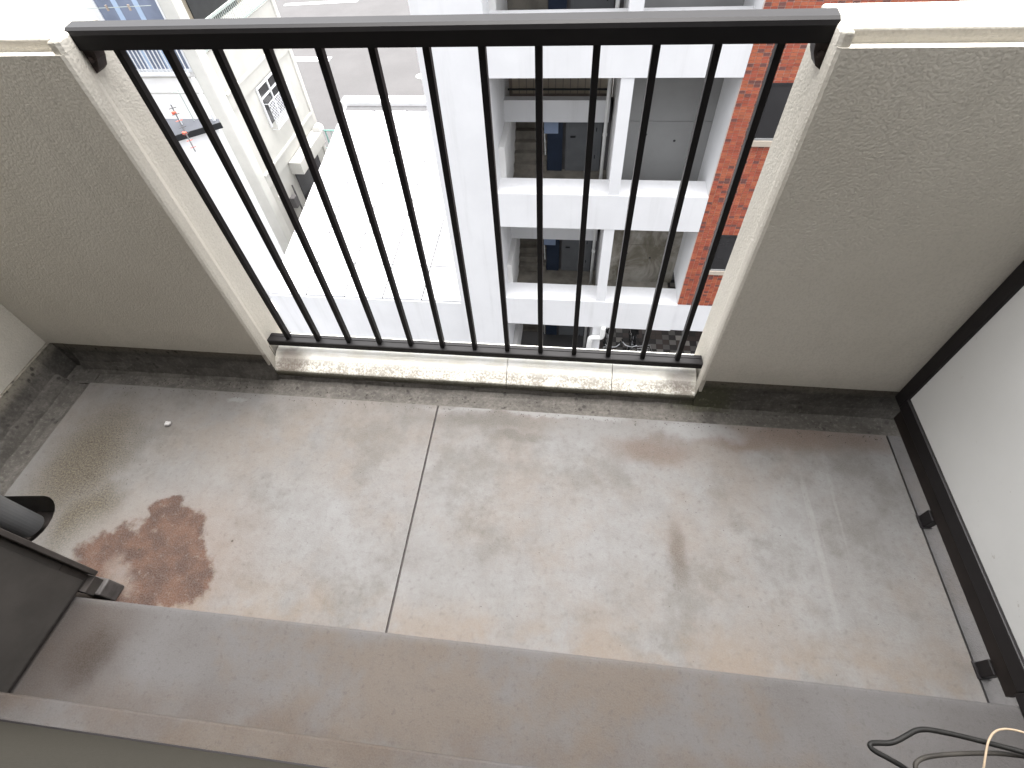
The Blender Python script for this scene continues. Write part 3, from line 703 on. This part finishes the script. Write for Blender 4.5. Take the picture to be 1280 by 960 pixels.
# brick tile skin: each tile proud of the grout, mixed reds with some dark ones
bx('grout_bed', 'grout', (X4 + 0.001, 7.2, YF + 0.030, YF + 0.080, -7.029, 4.2), apt)
WIN = [(-3.065, -2.197), (-5.93, -5.07), (-0.17, 0.70), (2.73, 3.6)]
WX0, WX1 = 3.735, 5.6
def tiles(bm):
    lay = bm.loops.layers.float_color.new('tone')
    rr = random.Random(3)
    z = -7.024
    while z < 4.15:
        for i in range(26):
            x = X4 + 0.006 + i * 0.0985
            xm, zm = x + 0.047, z + 0.022
            if any(a - 0.14 < zm < b + 0.012 and WX0 - 0.03 < xm < WX1 + 0.03 for a, b in WIN): continue
            t = rr.random(); k = rr.uniform(0.86, 1.14)
            if t < 0.15: c = (0.150 * k, 0.064 * k, 0.055 * k)
            elif t < 0.60: c = (0.33 * k, 0.082 * k, 0.048 * k)
            else: c = (0.38 * k, 0.112 * k, 0.058 * k)
            y = YF + 0.022 + rr.uniform(-0.001, 0.001)
            vs = [bm.verts.new(p) for p in ((x, y, z), (x + 0.0915, y, z), (x + 0.0915, y, z + 0.0425), (x, y, z + 0.0425))]
            wv = [bm.verts.new((p.co.x, YF + 0.0299, p.co.z)) for p in vs]
            fs = [bm.faces.new(vs)] + [bm.faces.new((vs[j], wv[j], wv[(j + 1) % 4], vs[(j + 1) % 4])) for j in range(4)]
            for f in fs:
                for l in f.loops: l[lay] = (*c, 1)
        z += 0.0492
tl = build('brick_tiles', 'tiles', tiles, apt, kind='stuff')
for a, b in WIN:
    w = bx('window', 'glass', (WX0, WX1, YF + 0.012, YF + 0.028, a, b - 0.02), apt)
    def fr(bm):
        box(bm, WX0 - 0.02, WX1 + 0.02, YF - 0.004, YF + 0.0295, b - 0.02, b + 0.01); box(bm, WX0 - 0.02, WX0, YF - 0.004, YF + 0.0295, a, b - 0.02)
        box(bm, 4.62, 4.67, YF - 0.002, YF + 0.0115, a, b - 0.02)
    build('window_frame', 'dark', fr, w)
    bx('window_rail', 'grey_wall', (WX0, WX1, YF - 0.006, YF + 0.0295, a - 0.035, a - 0.001), w)
    bx('window_sill', 'sill_tan', (WX0 - 0.03, WX1 + 0.03, YF - 0.03, YF + 0.0295, a - 0.13, a - 0.036), w)
# ground floor porch with checker tiles
def porch(bm):
    lay = bm.loops.layers.float_color.new('tone'); rr = random.Random(11)
    tones = [(0.06, 0.056, 0.053), (0.05, 0.047, 0.045), (0.20, 0.19, 0.175), (0.10, 0.075, 0.066), (0.50, 0.47, 0.42), (0.30, 0.285, 0.26)]
    for i in range(34):
        for j in range(22):
            x = 1.62 + i * 0.2; y = 7.86 + j * 0.2
            c = rr.choice(tones[2:]) if (i + j) % 2 else rr.choice(tones[:2] + tones[3:4])
            vs = [bm.verts.new(p) for p in ((x, y, GZ + 0.03), (x + 0.194, y, GZ + 0.03), (x + 0.194, y + 0.194, GZ + 0.03), (x, y + 0.194, GZ + 0.03))]
            f = bm.faces.new(vs)
            for l in f.loops: l[lay] = (c[0] * .5, c[1] * .5, c[2] * .5, 1)
build('porch_tiles', 'porch_tiles', porch, apt, kind='stuff')
bx('porch_bed', 'dark', (1.59, 8.5, 7.82, 12.4, GZ - 0.1, GZ + 0.026), apt)
bx('porch_back_wall', 'shade_wall', (1.6, 9.0, 12.41, 12.6, GZ, -7.91), apt)

# bicycles in the porch --------------------------------------------------
def bicycle(x, y, rz, handle, label, basket=False):
    r = empty('bicycle', (x, y, GZ + 0.03), rz, label=label, cat='bicycle', group='bicycles parked in the porch')
    k = dict(local=True)
    for wy in (0.0, 1.05):
        w = build('wheel', 'tyre', lambda bm: tube(bm, circle((0, wy, 0.33), 0.31, 28, 'yz'), 0.018, 6, closed=True), r, **k)
        def sp(bm):
            for i in range(12):
                a = 2 * math.pi * i / 12
                tube(bm, [(0, wy, 0.33), (0, wy + 0.30 * math.cos(a), 0.33 + 0.30 * math.sin(a))], 0.0025, 4)
        build('spokes', 'steel', sp, w, **k)
        build('mudguard', 'metal_white' if handle == 'metal_white' else 'bike_black', lambda bm: tube(bm, [(0, wy + 0.345 * math.cos(a), 0.33 + 0.345 * math.sin(a)) for a in [math.pi * (0.05 + 0.9 * i / 12) for i in range(13)]], 0.022, 6), w, **k)
    def frame(bm):
        tube(bm, [(0, 0.0, 0.33), (0, 0.16, 0.82), (0, 0.19, 0.92)], 0.016, 8)
        tube(bm, [(0, 0.14, 0.72), (0, 0.62, 0.30)], 0.018, 8); tube(bm, [(0, 0.62, 0.30), (0, 0.78, 0.86)], 0.016, 8)
        tube(bm, [(0, 0.17, 0.80), (0, 0.73, 0.66)], 0.014, 8)
        for s in (-0.05, 0.05):
            tube(bm, [(s, 1.05, 0.33), (0, 0.62, 0.30)], 0.010, 6); tube(bm, [(s, 1.05, 0.33), (0, 0.74, 0.70)], 0.009, 6)
    build('frame', 'bike_black', frame, r, **k)
    build('handlebar', handle, lambda bm: tube(bm, smooth_path([(-0.20, 0.22, 1.01), (-0.15, 0.16, 1.02), (-0.08, 0.14, 0.98), (0, 0.17, 0.95), (0.08, 0.14, 0.98), (0.15, 0.16, 1.02), (0.20, 0.22, 1.01)], 2), 0.012, 8), r, **k)
    for gx in (-1, 1):
        build('grip', 'tyre', lambda bm: tube(bm, [(gx * 0.20, 0.22, 1.01), (gx * 0.25, 0.33, 1.0)], 0.017, 8), r, **k)
    def saddle(bm):
        A = [(-0.02, 0.62), (0.02, 0.62), (0.04, 0.74), (0.10, 0.84), (0.08, 0.90), (-0.08, 0.90), (-0.10, 0.84), (-0.04, 0.74)]
        prism(bm, A, 0.86, 0.91)
    build('saddle', 'tyre', saddle, r, **k)
    if basket:
        def bk(bm):
            for z, s in ((0.70, 0.14), (0.80, 0.15), (0.90, 0.165), (1.0, 0.18)):
                tube(bm, [(-s, -0.05 - s, z), (s, -0.05 - s, z), (s, 0.07, z), (-s, 0.07, z)], 0.005, 5, closed=True)
            for i in range(7):
                x = -0.15 + 0.05 * i
                tube(bm, [(x * .8, -0.19, 0.70), (x, -0.23, 1.0)], 0.003, 4)
        build('basket', 'steel', bk, r, **k)
    build('pedal_crank', 'steel', lambda bm: tube(bm, [(-0.16, 0.62, 0.45), (-0.08, 0.62, 0.45), (-0.08, 0.62, 0.16), (0.08, 0.62, 0.46)], 0.010, 6), r, **k)
bicycle(2.02, 8.24, 0.12, 'metal_white', 'bicycle with white handlebar nearest the elbow pipe in the porch')
bicycle(2.42, 8.30, -0.25, 'metal_white', 'bicycle leaning in the middle of the porch, white handlebar turned')
bicycle(2.86, 8.40, 0.2, 'bike_black', 'bicycle with a wire basket nearest the checker tiles', True)

# ================================================================== LOW WHITE BUILDING beside the apartments
low = empty('low_building', (-5, 13, GZ), label='single storey white building with flat white sheet roof', cat='building')
RZ = -7.27
foot_ = [(-7.05, 7.86), (-1.945, 7.86), (-1.945, 18.2), (-8.35, 18.2)]
build('wall', 'white', lambda bm: prism(bm, foot_, GZ, RZ - 0.0605), low)
build('roof_bed', 'roof_gap', lambda bm: prism(bm, [(-7.03, 7.90), (-1.96, 7.90), (-1.96, 18.15), (-8.30, 18.15)], RZ - 0.0595, RZ - 0.02), low)
nx, ny = 5, 8
for i in range(nx):
    for j in range(ny):
        def P(u, v):
            xl = -7.05 + (-8.35 + 7.05) * v; xr_ = -1.945
            return (xl + (xr_ - xl) * u, 7.86 + 10.34 * v)
        g = 0.0036
        u0, u1, v0, v1 = i / nx + g, (i + 1) / nx - g, j / ny + g * 0.6, (j + 1) / ny - g * 0.6
        hz = random.uniform(0, 0.004)
        build('roof_sheet', 'roof_sheet', lambda bm: prism(bm, [P(u0, v0), P(u1, v0), P(u1, v1), P(u0, v1)], RZ - (0.0195 if j else 0.0599), RZ + hz), low)
cur = bx('roof_kerb', 'white', (-8.45, -1.946, 18.21, 18.75, RZ - 0.25, RZ + 0.16), low)
bx('kerb_shadow_strip', 'roof_gap', (-8.2, -1.95, 17.85, 18.205, RZ + 0.006, RZ + 0.014), low)  # grey sheet laid in as the shadow at the kerb's foot

# ================================================================== CREAM HOUSE on the left
hs_ = empty('cream_house', (-12.5, 15, GZ), label='cream rendered house with barred windows left of the white roof', cat='house')
HX, HY0, HY1 = -9.413, 12.81, 17.6
bx('wall', 'cream', (-17.5, HX, HY0 + 0.01, HY1, GZ, -3.62), hs_)
bx('set_back_wall', 'brown_wall', (-17.5, HX - 0.9, HY0 + 0.4, HY1, -3.6195, -0.4), hs_)
bx('plaster_wall', 'white_warm', (-18.5, -9.72, HY0 - 0.03, HY0 + 0.0095, GZ, -0.4), hs_)
bx('corner_pilaster', 'cream_light', (-9.74, HX + 0.06, HY0 - 0.10, HY0 + 0.30, GZ, -0.4, 0.04), hs_)
bx('corner_pilaster', 'cream_light', (HX - 0.25, HX + 0.05, HY1 - 0.12, HY1 + 0.10, GZ, -3.60, 0.03), hs_)
for zt in (-4.66, -7.17):
    bx('floor_band', 'cream', (HX + 0.0005, HX + 0.045, HY0 + 0.301, HY1 - 0.121, zt - 0.42, zt - 0.03), hs_)
    bx('band_trim', 'cream_light', (HX + 0.0005, HX + 0.085, HY0 + 0.301, HY1 - 0.121, zt - 0.029, zt + 0.03), hs_)
for zt in (-4.05, -4.46):
    bx('wall_trim', 'cream', (-18.0, -9.745, HY0 - 0.042, HY0 - 0.031, zt - 0.015, zt + 0.015), hs_)
# front window with barred guard
fw_ = bx('window', 'glass_blue', (-11.47, -9.80, HY0 - 0.045, HY0 - 0.0305, -3.83, -1.6), hs_)
for x in (-11.02, -10.45): bx('curtain', 'curtain', (x, x + 0.14, HY0 - 0.050, HY0 - 0.0455, -3.83, -1.6), fw_)
def ffr(bm):
    box(bm, -11.55, -11.471, HY0 - 0.08, HY0 - 0.031, -3.90, -1.5); box(bm, -9.799, -9.745, HY0 - 0.08, HY0 - 0.031, -3.90, -1.5); box(bm, -11.47, -9.80, HY0 - 0.08, HY0 - 0.031, -3.90, -3.831)
build('window_frame', 'metal_white', ffr, fw_)
gd_ = build('window_guard', 'metal_white', lambda bm: [box(bm, -11.5, -9.78, HY0 - 0.22, HY0 - 0.17, -3.93, -3.86), box(bm, -11.5, -9.78, HY0 - 0.22, HY0 - 0.17, -2.83, -2.78)], hs_)
for i in range(15):
    x = -11.45 + i * 0.116
    bx('guard_bar', 'metal_white', (x, x + 0.022, HY0 - 0.205, HY0 - 0.185, -3.859, -2.831), gd_)
build('clothes_line', 'rail_grey', lambda bm: tube(bm, [(-11.55, HY0 - 0.3, -2.37), (-9.8, HY0 - 0.3, -2.33)], 0.008, 6), hs_)
for x in (-11.0, -10.4):
    build('line_hook', 'ledge', lambda bm: tube(bm, [(x, HY0 - 0.3, -2.42), (x, HY0 - 0.3, -2.30)], 0.03, 8), hs_)
# side window with lattice guard
sw = bx('window', 'glass', (HX + 0.0005, HX + 0.012, 14.72, 16.15, -6.28, -5.20), hs_)
def sfr(bm):
    for y in (14.66, 15.40, 16.15): box(bm, HX + 0.0005, HX + 0.05, y, y + 0.06, -6.34, -5.14)
    box(bm, HX + 0.0005, HX + 0.05, 14.72, 15.40, -5.20, -5.14); box(bm, HX + 0.0005, HX + 0.05, 15.46, 16.15, -5.20, -5.14)
    box(bm, HX + 0.0125, HX + 0.045, 14.72, 15.40, -5.52, -5.47); box(bm, HX + 0.0125, HX + 0.045, 15.46, 16.15, -5.52, -5.47)
build('window_frame', 'metal_white', sfr, sw)
def lattice(bm):
    y0, y1, z0, z1, X = 14.70, 16.45, -6.42, -5.62, HX + 0.22
    tube(bm, [(X, y0, z0), (X, y1, z0), (X, y1, z1), (X, y0, z1)], 0.012, 5, closed=True)
    s = 0.105
    k = -12
    while k < 20:
        for sg in (1, -1):
            c = (y0 + k * s) if sg == 1 else (y1 - k * s)
            # line y = c + sg*(z - z0)*0.75 clipped to the frame
            pts = []
            for i in range(41):
                z = z0 + (z1 - z0) * i / 40; y = c + sg * (z - z0) * 0.75
                if y0 <= y <= y1: pts.append((X, y, z))
            if len(pts) > 1: tube(bm, [pts[0], pts[-1]], 0.009, 4)
        k += 1
    for y in (y0, y1):
        for z in (z0, z1): tube(bm, [(HX + 0.02, y, z), (X, y, z)], 0.010, 5)
build('lattice_guard', 'metal_white', lattice, hs_)
# canopy box and ground floor window
bx('window_canopy', 'cream_light', (HX + 0.0005, HX + 0.46, 14.75, 17.05, -8.05, -7.62, 0.01), hs_)
bx('window', 'glass', (HX + 0.0005, HX + 0.02, 14.9, 16.9, -9.3, -8.06), hs_)
bx('window_frame', 'cream_light', (HX + 0.0005, HX + 0.05, 16.15, 16.22, -9.3, -8.06), hs_)
build('drum', 'white_warm', lambda bm: tube(bm, [(HX + 0.3, 16.95, -7.6), (HX + 0.3, 17.25, -7.6)], 0.17, 16), hs_)
build('gas_meter', 'shade_wall', lambda bm: [box(bm, HX + 0.0005, HX + 0.18, 13.95, 14.2, -8.9, -8.5, 0.02), tube(bm, [(HX + 0.1, 14.3, -8.2), (HX + 0.1, 14.3, -9.6)], 0.03, 6)], hs_)
# balcony rail of the upper floor, facing the street side
bl = build('balcony_rail', 'rail_grey', lambda bm: [box(bm, HX - 0.02, HX + 0.05, HY0 + 0.305, HY1, -3.07, -3.01), box(bm, HX - 0.02, HX + 0.04, HY0 + 0.305, HY1, -3.58, -3.53)], hs_)
bb = None
for i in range(44):
    y = HY0 + 0.36 + i * 0.105
    if bb is None: bb = bx('rail_bar', 'rail_grey', (HX + 0.0, HX + 0.02, y, y + 0.02, -3.529, -3.071), bl); yb = y
    else:
        o = bb.copy(); COL.objects.link(o); o.location.y += y - yb
bx('balcony_door', 'dark', (HX - 0.8995, HX - 0.87, 14.6, 17.0, -3.6, -1.6), hs_)
# small meters by the pilaster on the front
bx('meter_box', 'cream_light', (-9.25, -9.05, HY0 + 0.33, HY0 + 0.45, -8.3, -7.9, 0.02), hs_)

# ================================================================== WHITE ANNEX with grey roof
an = empty('annex', (-9, 10.3, GZ), label='white annex with blue grey metal roof in front of the cream house', cat='building')
ro = [(-10.6, 8.50), (-8.03, 10.53), (-8.15, 10.70), (-10.6, 10.70)]
build('roof', 'grey_roof', lambda bm: prism(bm, ro, -4.23, -4.17), an)
ri = [(-10.5, 8.66), (-8.15, 10.52), (-8.19, 10.64), (-10.5, 10.64)]
build('wall', 'white', lambda bm: prism(bm, ri, GZ, -4.2305), an)
fa = [(-10.6, 8.47), (-8.005, 10.518), (-8.03, 10.529), (-10.6, 8.499)]
build('fascia', 'grey_roof_edge', lambda bm: prism(bm, fa, -4.30, -4.165), an)
build('pole', 'metal_white', lambda bm: tube(bm, [(-8.22, 10.62, -4.17), (-8.22, 10.62, -3.2)], 0.035, 8), an)
low2 = build('yard_wall', 'white_warm', lambda bm: prism(bm, [(-8.9, 9.2), (-7.35, 9.2), (-7.5, 10.4), (-8.3, 10.4)], GZ, -9.3), label='pale low yard wall block between annex and white roof', cat='wall')

# television aerial ------------------------------------------------------
ae = empty('television_aerial', (-8.98, 10.41, -4.17), label='black and red television aerial above the grey annex roof', cat='aerial')
build('mast', 'metal_white', lambda bm: tube(bm, [(-8.98, 10.41, -4.17), (-8.98, 10.41, -3.55)], 0.022, 8), ae)
A0, A1 = Vector((-8.98, 10.41, -3.70)), Vector((-7.84, 9.01, -4.08))
bo = build('boom', 'bike_black', lambda bm: tube(bm, [A0, A1], 0.014, 6), ae)
dr = (A1 - A0).normalized(); sd = dr.cross(Vector((0, 0, 1))).normalized()
for i in range(7):
    p = A0.lerp(A1, 0.08 + 0.14 * i); h = 0.085 - 0.004 * i
    build('element', 'red_plastic' if i in (2, 5, 6) else 'bike_black', lambda bm: tube(bm, [p - sd * h, p + sd * h], 0.008, 5), bo)
for q in (0.18, 0.62):
    p = A0.lerp(A1, q)
    build('red_holder', 'red_plastic', lambda bm: box(bm, p.x - 0.07, p.x + 0.02, p.y - 0.03, p.y + 0.02, p.z - 0.035, p.z + 0.02), bo)
build('small_aerial', 'rail_grey', lambda bm: [tube(bm, [(-8.75, 10.6, -4.17), (-8.75, 10.6, -3.45)], 0.012, 6), tube(bm, [(-8.9, 10.6, -3.5), (-8.6, 10.55, -3.5)], 0.01, 6)], ae)

# green fence at the kerb
fe = empty('green_fence', (-10.4, 20.2, GZ), label='short teal mesh fence beyond the far corner of the cream house', cat='fence')
build('fence_rail', 'teal', lambda bm: [tube(bm, [(-11.6, 20.4, -9.3), (-8.6, 20.4, -9.3)], 0.03, 6), tube(bm, [(-11.6, 20.4, -10.1), (-8.6, 20.4, -10.1)], 0.02, 6)], fe)
for i in range(13):
    x = -11.6 + 0.25 * i
    build('fence_bar', 'teal', lambda bm: tube(bm, [(x, 20.4, GZ), (x, 20.4, -9.3)], 0.012 if i % 4 else 0.03, 6), fe)
